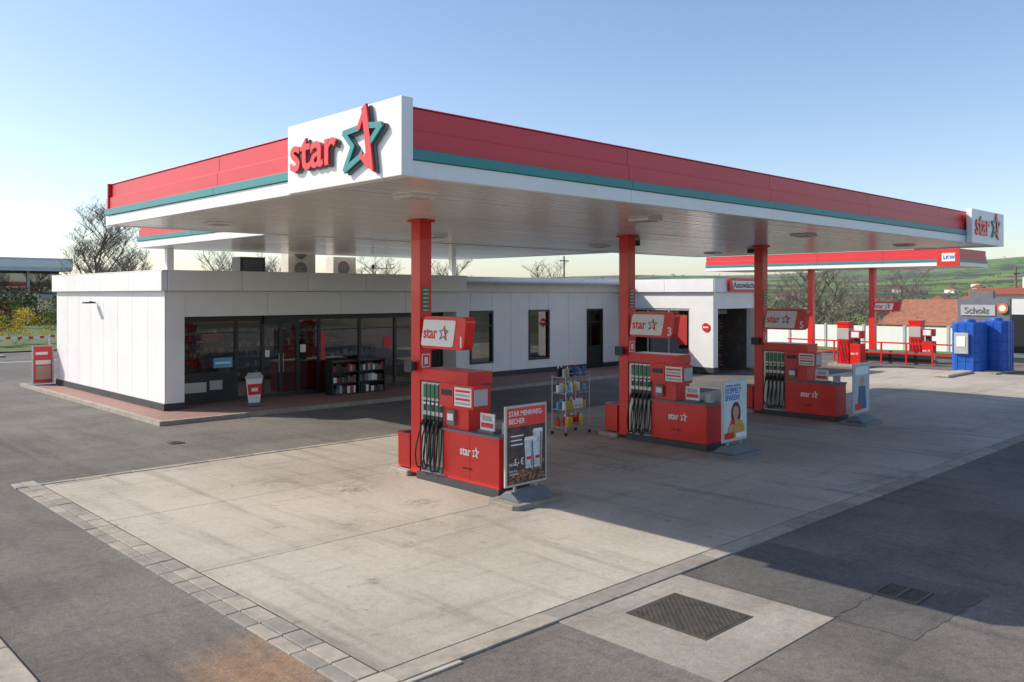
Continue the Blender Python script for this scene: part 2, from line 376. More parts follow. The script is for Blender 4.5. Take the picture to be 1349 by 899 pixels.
# ---------------------------------------------------------------- shop building
shop=empty('petrol_station_shop')
H=4.06
def seams(b,axis,fx,a0,a1,z0,z1,w,m,t=.03,holes=()):
    n=max(1,round((a1-a0)/w)); L=(a1-a0)/n
    for i in range(n):
        s0=a0+i*L+.007; s1=a0+(i+1)*L-.007
        if axis=='u': b.box(fx-t,fx,s0,s1,z0,z1,m)
        else: b.box(s0,s1,fx-t,fx,z0,z1,m)
b=B()
b.box(9.56,9.75,24.3,34.1,0.1,3.5,GREY); seams(b,'u',9.56,24.12,34.1,.3,3.495,1.25,WHITE)
b.box(9.50,9.56,24.1,34.12,.08,.295,DARK)
b.box(9.565,10.1,24.13,25.0,.3,3.49,WHITE); b.box(9.57,10.08,24.12,24.99,.08,.295,DARK)
b.box(9.56,34.6,34.0,34.2,0,3.9,LGREY); b.box(34.4,34.6,20.1,34.0,0,3.9,WHITE)
def band(x0,x1,y,m=WHITE): seams(b,'v',y,x0,x1,3.5,H,2.4,m,.16)
seams(b,'u',9.55,24.0,34.2,3.5,H,2.5,WHITE,.16)
band(9.56,20.6,24.1); b.box(9.39,20.62,23.935,24.12,H+.002,H+.03,WHITEF); b.box(9.385,9.57,24.12,34.2,H+.003,H+.031,WHITEF)
b.box(20.45,20.6,24.1,25.1,3.5,H,WHITE)
band(20.61,30.8,25.1); b.box(20.61,30.9,24.93,25.1,H+.004,H+.032,WHITEF)
seams(b,'v',24.22,10.1,20.58,2.75,3.49,2.6,WHITE,.05); b.box(9.8,20.5,24.23,25.3,2.76,2.8,WHITE)
b.box(9.56,30.9,24.25,34.1,3.82,3.9,LGREY)
b.box(20.3,20.6,24.18,25.1,.1,3.49,WHITE)
wins=[(21.8,22.95,.66,2.75),(25.04,26.2,.66,2.75),(28.7,29.7,.12,2.75)]
edges=[20.6,21.8,22.95,23.99,25.04,26.2,27.45,28.7,29.7,30.9]
for a,c in zip(edges,edges[1:]):
    hit=[w for w in wins if abs(w[0]-a)<.01]
    if hit:
        w=hit[0]
        b.box(a+.003,c-.003,25.1,25.22,w[3],3.49,WHITE)
        if w[2]>.3: b.box(a+.003,c-.003,25.1,25.22,.3,w[2],WHITE)
    else:
        b.box(a+.006,c-.006,25.1,25.22,.3,3.49,WHITE)
    if not(hit and hit[0][2]<.3): b.box(a,c,25.08,25.2,.08,.296,DARK)
b.box(20.6,30.9,25.221,25.3,.1,.6,GREY); b.box(20.6,30.9,25.221,25.3,2.8,3.8,GREY)
b.box(30.9,31.25,20.0,21.2,.3,3.49,WHITE); b.box(30.88,31.27,19.98,21.2,.08,.296,DARK)
b.box(30.9,31.1,21.2,25.1,2.78,3.49,WHITE); b.box(30.9,31.1,24.6,25.1,.1,2.78,WHITE)
b.box(31.25,34.4,20.05,20.3,2.78,3.49,WHITE); b.box(34.2,34.6,20.0,20.4,.1,3.49,WHITE)
seams(b,'u',30.9,19.9,24.93,3.5,H,2.5,WHITE,.14); seams(b,'v',20.0,30.78,34.7,3.5,H,2.0,WHITE,.14)
b.box(30.9,34.6,20.02,34,3.82,3.9,LGREY)
b.done('walls',shop,bevel=.004)
b=B(); b.box(10.1,20.5,25.1,33.9,.06,.1,mat('floor_tiles',(.35,.32,.28),.3)); b.box(10.0,20.5,33.0,33.1,.1,3,INT); b.box(20.45,20.5,25.3,33,.1,2.8,INT)
b.box(10.0,20.5,25.3,33.1,2.9,2.95,GREY)
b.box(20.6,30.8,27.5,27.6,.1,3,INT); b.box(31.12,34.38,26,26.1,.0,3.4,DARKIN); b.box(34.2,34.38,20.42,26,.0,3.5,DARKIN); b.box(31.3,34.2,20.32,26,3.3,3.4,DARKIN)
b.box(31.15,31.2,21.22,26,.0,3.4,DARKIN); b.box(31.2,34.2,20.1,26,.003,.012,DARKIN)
b.done('interior',shop)
b=B()
for x in (11.2,13.4,15.6,17.8,19.6):
    for y in (26.6,28.9,31.4): b.box(x-.4,x+.4,y-.07,y+.07,2.84,2.895,LAMP)
b.done('ceiling_lamps',shop)
b=B(); G=25.0
mull=[10.12,12.07,12.96,13.58,14.2,15.0,16.6,18.1,19.3,20.28]
for i,u in enumerate(mull): b.box(u-.05,u+.05,G-.05,G+.05,.12,2.76,FRAME)
for a,c in zip(mull,mull[1:]):
    b.box(a+.05,c-.05,G-.045,G+.045,2.56,2.755,FRAME); b.box(a+.05,c-.05,G-.045,G+.045,.12,.24,FRAME)
    if not 12.9<a<14.1: b.box(a+.05,c-.05,G-.03,G+.03,2.2,2.24,FRAME)
b.box(12.96,14.2,G-.14,G-.052,2.45,2.75,FRAME)
for u in (13.5,13.66): b.box(u-.012,u+.012,G-.09,G-.065,.9,1.5,METAL)
b.box(10.16,12.03,G-.06,G-.02,.22,1.02,FRAME); b.box(10.35,11.1,G-.08,G-.055,.45,.75,SILVER); b.box(11.2,11.6,G-.08,G-.055,.5,.78,LGREY)
for a,c,z0,z1 in wins:
    b.box(a-.04,a+.04,25.06,25.26,z0,z1,FRAME); b.box(c-.04,c+.04,25.06,25.26,z0,z1,FRAME); b.box(a+.04,c-.04,25.06,25.26,z1-.08,z1,FRAME); b.box(a+.04,c-.04,25.06,25.26,z0,z0+.08,FRAME)
    b.box(a+.04,c-.04,25.07,25.25,z1-.62,z1-.58,FRAME)
b.box(28.76,29.64,25.1,25.14,.2,1.1,FRAME)
for v in (21.22,22.3,23.45,24.58): b.box(30.93,31.03,v-.03,v+.03,.12,2.77,LGREY)
b.box(30.93,31.03,21.2,24.6,2.7,2.775,LGREY); b.box(30.935,31.02,21.25,24.55,.12,.5,LGREY)
b.done('window_frames',shop)
b=B(); b.box(10.12,20.28,G-.006,G+.006,.15,2.7,GLASS)
for a,c,z0,z1 in wins: b.box(a,c,25.15,25.16,z0,z1,GLASSD)
b.box(30.97,30.98,21.2,24.6,.15,2.75,GLASSD); b.done('glazing',shop)
WR=mat('wash_red',(.45,.035,.03),.5)
b=B()
for a,c,z0,z1 in wins[:2]: b.box(a+.1,c-.1,25.5,25.52,z0+.1,z1-.9,mat('blind',(.35,.24,.11),.7))
b.box(31.04,31.10,21.3,21.9,.5,2.6,WR); b.box(31.04,31.10,22.6,23.2,.5,2.3,WR); b.box(31.04,31.1,23.6,24.5,.5,1.2,LGREY)
b.box(30.94,30.965,21.35,21.9,1.2,2.5,WR); b.done('blinds',shop)
b=B(); b.box(11.35,11.95,G-.022,G-.012,1.15,1.45,BLUEL); b.box(11.4,11.9,G-.026,G-.023,1.27,1.33,PAPER)
b.box(13.05,13.2,G-.022,G-.012,1.4,1.62,PAPER); b.box(14.3,14.5,G-.022,G-.012,1.5,1.75,PAPER); b.box(17.6,17.95,G-.022,G-.012,1.5,1.9,RED)
b.box(19.42,20.15,G-.022,G-.012,.3,2.4,BLACK); b.box(15.06,15.22,G-.03,G-.012,1.2,2.1,RED)
b.box(19.5,20.05,G-.024,G-.0225,1.3,1.6,RED)
b.done('window_stickers',shop)
shelf=empty('shop_shelves'); b=B()
DK=[mat('goods_a',(.4,.04,.03),.5),mat('goods_b',(.45,.3,.05),.5),mat('goods_c',(.05,.1,.25),.5),mat('goods_d',(.4,.38,.34),.5),BROWN,BLACK,mat('goods_e',(.06,.14,.08),.5),mat('goods_f',(.22,.15,.1),.5),GREY]
for (x0,x1,yy,zt) in [(10.3,12.4,26.6,4),(10.3,12.8,29,5),(15.2,17.6,27.6,3),(18.3,19.8,28.4,3),(14.5,17,30.2,4),(18,20,31,4),(10.3,20,32.6,5)]:
    b.box(x0,x1,yy+.3,yy+.34,.1,.3+zt*.38,FRAME)
    for k in range(zt):
        z=.3+k*.38; b.box(x0,x1,yy,yy+.3,z-.03,z,GREY); x=x0
        while x<x1-.12:
            w=R.uniform(.04,.12)
            if R.random()<.86: b.box(x,x+w-.01,yy+.02,yy+.25,z+.001,z+R.uniform(.08,.24),R.choice(DK))
            x+=w
b.box(14.2,19.8,31.8,31.9,2.3,2.7,RED); b.box(14.2,16.8,26.2,26.8,.1,1.1,WR); b.box(14.15,16.85,26.15,26.85,1.1,1.15,LGREY); b.box(15,15.3,26.3,26.5,1.15,1.5,BLACK)
b.box(12.9,13.5,30.5,31.2,.1,1.9,WR); b.box(10.3,12.4,26.55,26.6,1.9,2.1,RED)
b.done('goods',shelf)
def ac(x,y,z,w,h,m):
    e=empty('air_conditioner'); b=B(); b.box(x,x+w,y,y+.5,z+.08,z+h,m); b.box(x+.05,x+.15,y+.1,y+.4,z,z+.08,DARK); b.box(x+w-.15,x+w-.05,y+.1,y+.4,z,z+.08,DARK)
    n=int(h/.6) or 1
    for k in range(n):
        zc=z+.08+(h-.08)*(k+.5)/n
        M=face_v(x+w*.45,y-.004,zc); b.cyl(0,0,0,.012,.24,.24,GREY,20,M)
        for r in (.07,.14,.2): 
            for t in range(20):
                a=t*math.pi/10; b.box(r*math.cos(a)-.01,r*math.cos(a)+.01,r*math.sin(a)-.01,r*math.sin(a)+.01,.012,.018,m,M)
    b.done('housing',e,bevel=.01)
BEIGE=mat('beige_metal',(.65,.61,.52),.5)
ac(14.6,26.3,3.9,1.05,1.25,BEIGE); ac(16.5,26.5,3.9,.95,.85,BEIGE); ac(15.9,28,3.9,.5,.9,ORANGE)
b=B(); b.box(13.0,13.9,26.6,27.2,3.95,4.65,BLACK); b.box(13.05,13.15,26.6,27.2,3.9,3.95,METAL); b.box(13.75,13.85,26.6,27.2,3.9,3.95,METAL); b.box(13.1,13.8,26.58,26.6,4.05,4.55,DARK); b.done('ventilation_box')
b=B(); b.tube([(18.8,26.5,3.9),(18.8,26.5,4.5),(19.1,26.4,4.55)],.02,METAL); b.tube([(18.2,26.5,4.35),(19.2,26.5,4.4)],.02,METAL); b.cyl(18.2,26.5,4.35,4.5,.08,.05,BLACK); b.done('roof_antenna')
b=B(); b.tube([(9.5,29.8,3.12),(9.3,29.75,3.16)],.025,DARK); b.box(9.12,9.42,29.62,29.9,3.1,3.15,DARK); b.done('wall_lamp')
e=empty('car_wash_sign'); b=B(); b.prism([(0,0),(2.3,0),(2.3,.56),(-.05,.56)],0,.08,RED,face_v(31.75,19.80,3.52)); b.prism([(.28,.1),(2.25,.1),(2.25,.46),(.16,.46)],.08,.085,PAPER,face_v(31.75,19.80,3.52)); b.done('board',e)
text('Autowäsche',.36,face_v(32.02,19.71,3.68),BLACK,e,off=.015)
b=B(); M=face_u(30.88,20.35,2.0); b.cyl(0,0,0,.02,.19,.19,RED,24,M); b.box(-.13,.13,-.03,.03,.02,.026,PAPER,M); b.done('no_entry_sign')
BR=mat('brush_brown',(.3,.14,.09),.8,var=.3)
b=B()
for (x,y) in((32.35,20.95),(33.7,22.4)):
    b.cyl(x,y,.2,2.6,.06,.06,METAL,8)
    for k in range(16):
        for t in range(22):
            a=t*2*math.pi/22+k*.3; rr=R.uniform(.3,.42); b.tube([(x+.05*math.cos(a),y+.05*math.sin(a),.35+k*.14),(x+rr*math.cos(a),y+rr*math.sin(a),.28+k*.14)],.03,R.choice([BR,BR,BROWN,DARK]),3,.05)
b.box(31.5,34.2,21.4,21.5,2.5,2.7,LGREY); b.box(31.4,31.6,21.1,21.5,0.012,2.6,LGREY)
b.done('car_wash_brushes')
b=B(); b.box(8.75,30.85,22.25,25.06,-.02,.1,PAVER); b.box(8.75,9.5,25.06,35.2,-.02,.1,PAVER)
x=8.6
while x<30.8: b.box(x,x+.99,22.1,22.245,-.02,.115,CONC); x+=1
y=22.25
while y<35.2: b.box(8.6,8.745,y,y+.99,-.02,.115,CONC); y+=1
b.done('pavement')

# ---------------------------------------------------------------- fuel pumps etc.
def pump(pu,num):
    e=empty('fuel_pump',(0,0,0))
    xf=lambda v:(pu+v.y, 12.45-v.x, v.z)
    b=B(xf)
    b.box(-.06,2.16,-.05,.68,.0,.16,DARK)
    b.box(0,.64,.02,.56,.16,1.80,SILVER)
    for i in range(5):
        a=.06+i*.118
        b.box(a+.012,a+.092,.008,.022,1.52,1.76,GREEN); b.box(a+.012,a+.092,.008,.022,1.28,1.47,GREEN if i%2 else BLACK)
        b.box(a+.02,a+.084,.004,.008,1.40,1.44,PAPER)
        b.box(a+.01,a+.095,.0,.022,.98,1.2,BLACK)
        b.box(a+.1,a+.106,.005,.022,.2,1.78,DARK)
        b.box(a+.035,a+.07,-.07,.0,1.02,1.12,[RED,BLACK,BLACK,GREEN,BLACK][i]); 
        b.box(a+.042,a+.064,-.10,-.07,.93,1.08,BLACK)
    b.box(.02,.62,.01,.024,.18,.3,GREY)
    b.box(.645,1.30,.04,.56,1.03,1.80,RED); b.box(-.015,1.32,.0,.58,1.83,2.04,RED); b.box(.0,1.3,.03,.55,1.80,1.83,DARK)
    b.box(.66,2.12,.0,.6,.16,.99,RED); b.box(.64,2.14,-.02,.62,.99,1.03,GREY)
    b.box(1.38,1.385,-.003,.0,.18,.97,DRED)
    b.box(.72,1.62,-.14,.2,1.44,1.84,RED)
    b.box(.76,1.12,-.155,-.14,1.5,1.78,REDF); b.box(.8,1.08,-.162,-.156,1.64,1.74,BLACK)
    b.box(1.15,1.59,-.155,-.14,1.48,1.80,PAPER)
    for k in range(4): b.box(1.18,1.56,-.159,-.156,1.51+k*.07,1.55+k*.07,REDF if k%2 else LGREY)
    b.box(1.62,1.64,-.12,.18,1.5,1.78,LGREY)
    b.box(.78,.98,-.02,.04,1.1,1.36,GREY); b.box(.8,.96,-.03,-.02,1.18,1.3,PAPER)
    b.done('housing',e,bevel=.012)
    b=B(xf)
    for i in range(5):
        a=.06+i*.118+.053
        dep=R.uniform(.13,.2); low=R.uniform(.2,.34)
        pts=[(a,-.09,.95),(a-.01,-.12,.85),(a-.015,-dep,.6),(a-.012,-dep,low+.12),(a+.01,-dep*.8,low),(a+.035,-.07,low+.06),(a+.045,-.03,.6),(a+.045,-.01,.98)]
        P=[Vector(p) for p in pts]; S=[]
        for j in range(len(P)-1):
            p0=P[max(j-1,0)];p1=P[j];p2=P[j+1];p3=P[min(j+2,len(P)-1)]
            for k in range(4):
                t=k/4; S.append(.5*((2*p1)+(p2-p0)*t+(2*p0-5*p1+4*p2-p3)*t*t+(3*p1-p0-3*p2+p3)*t**3))
        S.append(P[-1]); b.tube(S,.015,BLACK,6)
    b.done('hoses',e,smooth=True)
    b=B(xf)
    b.box(1.45,1.85,.12,.3,1.03,1.07,GREY); b.box(1.47,1.83,.16,.18,1.07,1.36,PAPER); b.box(1.50,1.80,.152,.159,1.12,1.2,REDF); b.box(1.53,1.77,.152,.159,1.23,1.32,LGREY)
    b.box(1.92,2.06,.25,.4,1.03,1.22,LGREY)
    b.done('leaflet_holder',e)
    star_logo(face_u(pu-.004,12.45-1.12,.62),.50,e,PAPER,PAPER,PAPER,.003)
    text('SUPER  DIESEL',.04,face_u(pu-.004,12.45-1.2,.38),DRED,e)
    b=B(xf); 
    b.prism([( -.30,-.08),(-.30,.6),(-.85,.6),(-1.0,.45),(-1.05,.26),(-1.0,.07),(-.85,-.08)],.0,.13,CONC)
    b.done('island_foot',e,bevel=.03)
    b=B(xf); 
    b.prism([(-.36,.02),(-.36,.40),(-.72,.40),(-.80,.32),(-.80,.1),(-.72,.02)],.16,.72,RED); b.prism([(-.35,.01),(-.35,.41),(-.73,.41),(-.81,.33),(-.81,.09),(-.73,.01)],.72,.79,RED)
    b.prism([(-.45,.08),(-.45,.34),(-.66,.34),(-.66,.08)],.791,.80,BLACK)
    b.prism([(-.36,.1),(-.36,.3),(-.6,.3),(-.6,.1)],.13,.16,DARK)
    b.done('litter_bin',None,bevel=.012)
    s=empty('pump_number_sign'); M=face_u(pu-.02,12.42,2.42)
    b=B(); 
    def rr(x0,x1,y0,y1,sk,r=.07):
        o=[]
        for cx,cy,a0 in((x1-r,y0+r,-90),(x1-r,y1-r,0),(x0+r,y1-r,90),(x0+r,y0+r,180)):
            for k in range(5):
                a=math.radians(a0+k*22.5); X=cx+r*math.cos(a);Y=cy+r*math.sin(a); o.append((X+sk*(Y-y0),Y))
        return o
    b.prism(rr(0,1.2,0,.58,.14,.1),-.22,.0,RED,M); b.prism(rr(.02,.92,.05,.52,.2,.04),.001,.014,PAPER,M)
    b.box(.02,.1,.15,.4,-.2,-.05,RED,M)
    for k in range(6): b.box(pu+.05,pu+.21,12.458,12.466,3.08+k*.075,3.14+k*.075,GREEN); b.box(pu+.07,pu+.19,12.455,12.458,3.1+k*.075,3.115+k*.075,PAPER)
    b.box(pu+.04,pu+.22,12.455,12.466,2.05,2.3,PAPER); b.box(pu+.055,pu+.205,12.45,12.455,2.07,2.28,RED); b.box(pu+.09,pu+.17,12.447,12.45,2.11,2.24,PAPER)
    b.done('board',s)
    star_logo(face_u(pu-.038,12.32,2.61),.70,s,RED,TEAL,RED,.002)
    text(num,.26,face_u(pu-.022,12.42-1.07,2.48),PAPER,s,off=.02)
    b=B(); b.box(pu-.12,pu-.005,12.56,12.72,2.0,2.15,BLACK); b.box(pu-.15,pu-.12,12.53,12.75,1.97,2.18,DARK); b.done('loudspeaker')
for pu,n in((9.6,'1'),(15.7,'3'),(21.77,'5')): pump(pu,n)

def ell(cx,cy,rx,ry,n=20,a0=0,a1=360):
    return [(cx+rx*math.cos(math.radians(a0+(a1-a0)*k/n)),cy+ry*math.sin(math.radians(a0+(a1-a0)*k/n))) for k in range(n)]
def poster_stand(x,y,kind,z=.31,w=.95,h=1.3):
    e=empty('poster_stand'); b=B()
    pts=[(-.1,-.28),(-.02,-.36),(w+.02,-.36),(w+.1,-.28),(w+.1,.28),(w+.02,.36),(-.02,.36),(-.1,.28)]
    b.prism([(x+p,y+q) for p,q in pts],0,.10,CONCD if kind==0 else GREY)
    M=Matrix.Translation((x,y,.1))@Matrix(((0,0,1,0),(1,0,0,0),(0,1,0,0),(0,0,0,1)))
    b.prism([(-.26,0),(.26,0),(.07,.14),(-.07,.14)],.08,w-.08,GREY,M)
    b.box(x+.2,x+.25,y-.02,y+.02,.2,.33,METAL); b.box(x+w-.25,x+w-.2,y-.02,y+.02,.2,.33,METAL)
    b.box(x,x+w,y-.02,y+.02,z,z+h,SILVER); b.done('frame',e,bevel=.012)
    b=B(); F=face_v(x,y-.021,z)
    if kind==0:
        b.box(.04,w-.04,.04,h-.04,0,.003,mat('poster_dark',(.09,.06,.055),.4,var=.6,scale=5),F); b.box(.04,w-.04,h-.34,h-.04,.003,.005,mat('poster_red',(.8,.06,.05),.4),F)
        bm=[mat('beans',(.26,.1,.045),.4),mat('beans_light',(.42,.18,.08),.4),BROWN]
        for i in range(170):
            px=R.uniform(.06,.86);py=R.uniform(.05,.12+.36*px); s_=R.uniform(.7,1.2); b.prism([(px,py),(px+.035*s_,py+.01*s_),(px+.045*s_,py+.03*s_),(px+.02*s_,py+.045*s_),(px-.005,py+.025*s_)],.003,.0042+i*.000008,R.choice(bm),F)
        CP=mat('cup_print',(.62,.62,.63),.3,var=.4,scale=14)
        for cx,hh,zz in((.44,.46,.006),(.64,.58,.0065)):
            b.prism([(cx+.01,.26),(cx+.17,.26),(cx+.2,.26+hh),(cx-.02,.26+hh)],.003,zz,CP,F); b.prism([(cx-.025,.26+hh),(cx+.205,.26+hh),(cx+.19,.31+hh),(cx-.005,.31+hh)],.003,zz+.001,PAPER,F)
            b.prism([(cx+.13,.28),(cx+.16,.28),(cx+.18,.24+hh),(cx+.145,.24+hh)],.006,zz+.0012,GREY,F)
            b.box(cx+.03,cx+.13,.40,.45,.006,zz+.0015,RED,F)
        for k,(a,c) in enumerate(((.12,.40),(.12,.36),(.12,.38))): b.box(a,c,.80-k*.07,.82-k*.07,.003,.005,PAPER,F); b.box(.08,.1,.80-k*.07,.82-k*.07,.003,.005,REDF,F)
    elif kind==1:
        b.box(.04,w-.04,.04,h-.04,0,.003,mat('poster_pale',(.6,.66,.66),.4),F)
        HAIR=mat('printed_hair',(.09,.04,.02),.6,var=.3,scale=20); TOP=mat('printed_top',(.6,.3,.05),.6,var=.3,scale=12); LIP=mat('printed_lip',(.45,.05,.05),.6)
        b.prism(ell(.5,.58,.19,.25),.003,.0045,HAIR,F)
        b.prism([(.16,.06),(.86,.06),(.82,.3),(.72,.42),(.57,.46),(.43,.46),(.28,.42),(.19,.3)],.003,.0052,TOP,F)
        b.prism([(.45,.36),(.55,.36),(.56,.52),(.44,.52)],.003,.0058,SKIN,F); b.prism(ell(.5,.62,.105,.145),.003,.0064,SKIN,F)
        b.prism(ell(.5,.72,.12,.06,12,0,180),.003,.0068,HAIR,F)
        for ex in(.46,.54): b.prism(ell(ex,.64,.016,.009,10),.003,.0070,BLACK,F)
        b.prism([(.493,.60),(.507,.60),(.503,.635),(.497,.635)],.003,.0070,mat('nose_shade',(.42,.23,.15),.6),F); b.prism(ell(.5,.555,.032,.012,10),.003,.0070,LIP,F)
        b.prism([(.2,.2),(.28,.16),(.4,.34),(.35,.4)],.003,.0072,SKIN,F); b.box(.30,.46,.36,.46,.003,.0076,RED,F)
        b.box(.06,.42,.07,.2,.005,.0078,RED,F); b.box(.5,.88,.07,.17,.005,.0078,PAPER,F)
    else:
        b.box(.04,w-.04,.04,h-.04,0,.003,mat('poster_pale2',(.4,.5,.56),.4),F); b.prism([(.2,.1),(.75,.1),(.68,.7),(.3,.7)],.003,.005,mat('poster_navy',(.05,.1,.2),.5),F); b.cyl(.5,.82,.003,.005,.13,.13,SKIN,16,F); b.box(.1,.85,1.0,1.2,.003,.005,PAPER,F); b.box(.08,.45,.08,.25,.005,.006,RED,F)
    b.done('poster',e)
    if kind==0:
        text('STAR MEHRWEG-',.118,face_v(x+.07,y-.027,z+h-.17),PAPER,e,ext=.001,off=.01,sx=.84); text('BECHER',.118,face_v(x+.07,y-.027,z+h-.29),PAPER,e,ext=.001,off=.01,sx=.84)
        text('NUR',.06,face_v(x+.08,y-.029,z+.34),PAPER,e,ext=.001,off=.01); text('5,- €',.15,face_v(x+.19,y-.03,z+.34),PAPER,e,ext=.001,off=.015,sx=.7); text('Jetzt hier\nerhältlich',.05,face_v(x+.08,y-.03,z+.24),PAPER,e,ext=.001)
    if kind==1:
        text('DIESMAL TANKEN',.07,face_v(x+.1,y-.028,z+h-.15),BLUE,e,ext=.001); text('DOPPELT',.17,face_v(x+.08,y-.028,z+h-.29),BLUE,e,ext=.001,off=.015,sx=.88); text('SPAREN!',.17,face_v(x+.08,y-.028,z+h-.43),BLUE,e,ext=.001,off=.015,sx=.88)
poster_stand(9.27,9.85,0); poster_stand(15.3,9.7,1); poster_stand(21.5,9.75,2)
e=empty('advertising_board'); b=B(); b.box(8.75,9.45,34.2,34.25,.15,1.55,LGREY); b.box(8.65,9.55,34.0,34.5,0,.12,GREY); b.box(8.8,9.4,34.19,34.2,.2,1.5,RED); b.box(8.85,9.35,34.18,34.19,.3,.8,SKIN); b.box(8.85,9.35,34.18,34.19,.85,1.0,PAPER); b.box(8.85,9.25,34.18,34.19,1.2,1.3,PAPER); b.done('board',e)

e=empty('display_rack'); xf=lambda v:(14.95+v.x,13.75+v.y,v.z); b=B(xf)
for x in(0,.85):
    for y in(0,.45): b.tube([(x,y,.1),(x,y,1.45)],.014,LGREY); b.cyl(x,y,0,.09,.04,.04,BLACK,10)
for z in(.2,.62,1.02,1.4):
    for y in(0,.15,.3,.45): b.tube([(0,y,z),(.85,y,z)],.008,LGREY,4)
    for x in(0,.85): b.tube([(x,0,z),(x,.45,z)],.01,LGREY,4)
    b.tube([(0,0,z+.1),(.85,0,z+.1)],.008,LGREY,4)
    for i in range(7):
        for j in range(2):
            if R.random()<.2: continue
            m=R.choice([[YEL,RED,RED],[YEL,BLUEL,PAPER],[BLUEL,PAPER,YEL],[BLACK,BLUE,LGREY]][[.2,.62,1.02,1.4].index(z)])
            cx=.07+i*.12; cy=.12+j*.2; hh=R.uniform(.17,.25); b.cyl(cx,cy,z+.01,z+hh,.048,.045,m,8); b.cyl(cx,cy,z+hh,z+hh+.05,.018,.018,R.choice([RED,BLACK,PAPER]),6)
b.done('rack',e)
e=empty('display_shelf'); xf=lambda v:(14.9+v.x,24.0+v.y,.1+v.z); b=B(xf)
b.box(0,2.1,.4,.44,0,1.12,BLACK)
for x in(0,1.03,2.06): b.box(x,x+.04,0,.4,0,1.12,BLACK)
for z in(.04,.4,.76,1.1):
    b.box(.04,2.06,.0,.4,z-.03,z,BLACK)
    if z<1:
        x=.08
        while x<2.0:
            w=R.uniform(.08,.14)
            if not(.93<x+w/2<1.1): b.box(x,x+w-.015,.06,.3,z+.001,z+R.uniform(.15,.26),R.choice([LGREY,PAPER,WR,BLACK,GREY,BROWN]))
            x+=w
b.done('shelf',e)
e=empty('coffee_cup_sign'); b=B(); M=face_v(11.95,23.55,.12)
b.prism([(-.25,0),(.25,0),(.25,.03),(-.25,.03)],-.25,.25,GREY,M)
b.prism([(-.17,.06),(.17,.06),(.25,.78),(-.25,.78)],-.03,.03,PAPER,M); b.prism([(-.28,.78),(.28,.78),(.27,.86),(.22,.88),(.2,.95),(-.2,.95),(-.22,.88),(-.27,.86)],-.03,.03,LGREY,M)
b.prism([(-.2,.3),(.2,.3),(.23,.62),(-.23,.62)],.03,.035,RED,M); b.box(-.1,.1,.4,.5,.035,.04,PAPER,M); b.box(-.02,.02,.03,.06,-.02,.02,METAL,M); b.done('cup',e)

# ---------------------------------------------------------------- right hand side things
def truck_pump(x,y):
    e=empty('truck_fuel_pump'); b=B(); b.box(x-.05,x+.7,y-.1,y+1.5,0,.14,CONC); b.box(x,x+.55,y+.5,y+1.05,.14,2.0,RED); b.box(x-.01,x+.56,y+.49,y+1.06,1.3,1.8,SILVER)
    b.box(x-.02,x+.57,y+.47,y+1.08,2.0,2.12,RED); b.box(x,x+.55,y-.05,y+.45,.14,1.1,RED); b.box(x-.03,x+.5,y-.05,y+.4,1.35,1.7,RED); b.box(x-.04,x-.03,y,y+.35,1.4,1.65,PAPER); b.box(x+.1,x+.4,y+.1,y+.3,1.1,1.35,DARK)
    for k in range(3): b.tube([(x-.03,y+.6+k*.15,1.25),(x-.14,y+.6+k*.15,.7),(x-.12,y+.62+k*.15,.3),(x-.02,y+.66+k*.15,.9)],.016,BLACK)
    b.done('housing',e,bevel=.012)
    star_logo(face_u(x-.005,y+.4,.6),.36,e,PAPER,PAPER,PAPER,.003)
truck_pump(38.8,17.3); truck_pump(43.4,15.8)
s=empty('truck_number_sign'); b=B(); M=face_u(45.58,19.55,2.5); b.prism([(0,0),(1.35,0),(1.45,.5),(.1,.5)],-.2,0,RED,M); b.prism([(.06,.08),(1.0,.08),(1.08,.42),(.12,.42)],.001,.006,PAPER,M); b.done('board',s)
star_logo(face_u(45.57,19.45,2.66),.8,s,RED,TEAL,RED,.002)
b=B(); y=14.0
while y<22.6:
    b.box(42.0,42.07,y,y+.07,0,1.05,RED); y+=1.2
for z in(.5,1.0): b.box(42.005,42.065,14.0,22.6,z,z+.07,RED)
b.done('railing')
b=B(); b.box(42.3,42.42,15.2,18.6,.02,.62,GREY); b.box(42.28,42.3,15.3,18.5,.1,.5,BLACK); b.done('guard_rail')
e=empty('water_tank'); b=B()
def rtank(cx,cy,w,d,h):
    n=36
    for k in range(5):
        z0=.1+k*h/5; z1=z0+h/5*.9; 
        for (za,zb,s) in((z0,z1,1),(z1,z0+h/5,.975)):
            pts=[]
            for i in range(n):
                a=2*math.pi*i/n; c,s_=math.cos(a),math.sin(a); ex=.45
                pts.append((cx+w/2*s*math.copysign(abs(c)**ex,c),cy+d/2*s*math.copysign(abs(s_)**ex,s_)))
            b.prism(pts,za,zb,TANK)
    for q in (-.28,0,.28):
        b.box(cx-w/2-.015,cx-w/2+.1,cy+q*d-.06,cy+q*d+.06,.1,.1+h*.97,TANK); b.box(cx+q*w-.06,cx+q*w+.06,cy-d/2-.015,cy-d/2+.1,.1,.1+h*.97,TANK)
    b.cyl(cx,cy,.1+h,.1+h+.12,.28,.25,TANK,20)
rtank(39.9,12.95,1.2,1.15,2.1); rtank(41.15,12.25,1.15,1.15,2.15)
b.box(39.15,39.25,12.75,13.3,.85,1.75,LGREY); b.box(39.13,39.15,12.85,13.2,1.15,1.6,PAPER)
b.box(39.3,41.8,11.7,13.5,.0,.1,CONC)
b.done('tank',e,bevel=.02)
e=empty('vehicle_service_sign'); b=B(); b.box(43.9,44.2,12.5,14.75,2.1,3.2,GREY); b.box(43.86,43.9,13.1,14.6,2.4,2.9,LGREY); b.box(44,44.15,12.8,12.95,0,2.1,METAL); b.box(44,44.15,14.4,14.55,0,2.1,METAL)
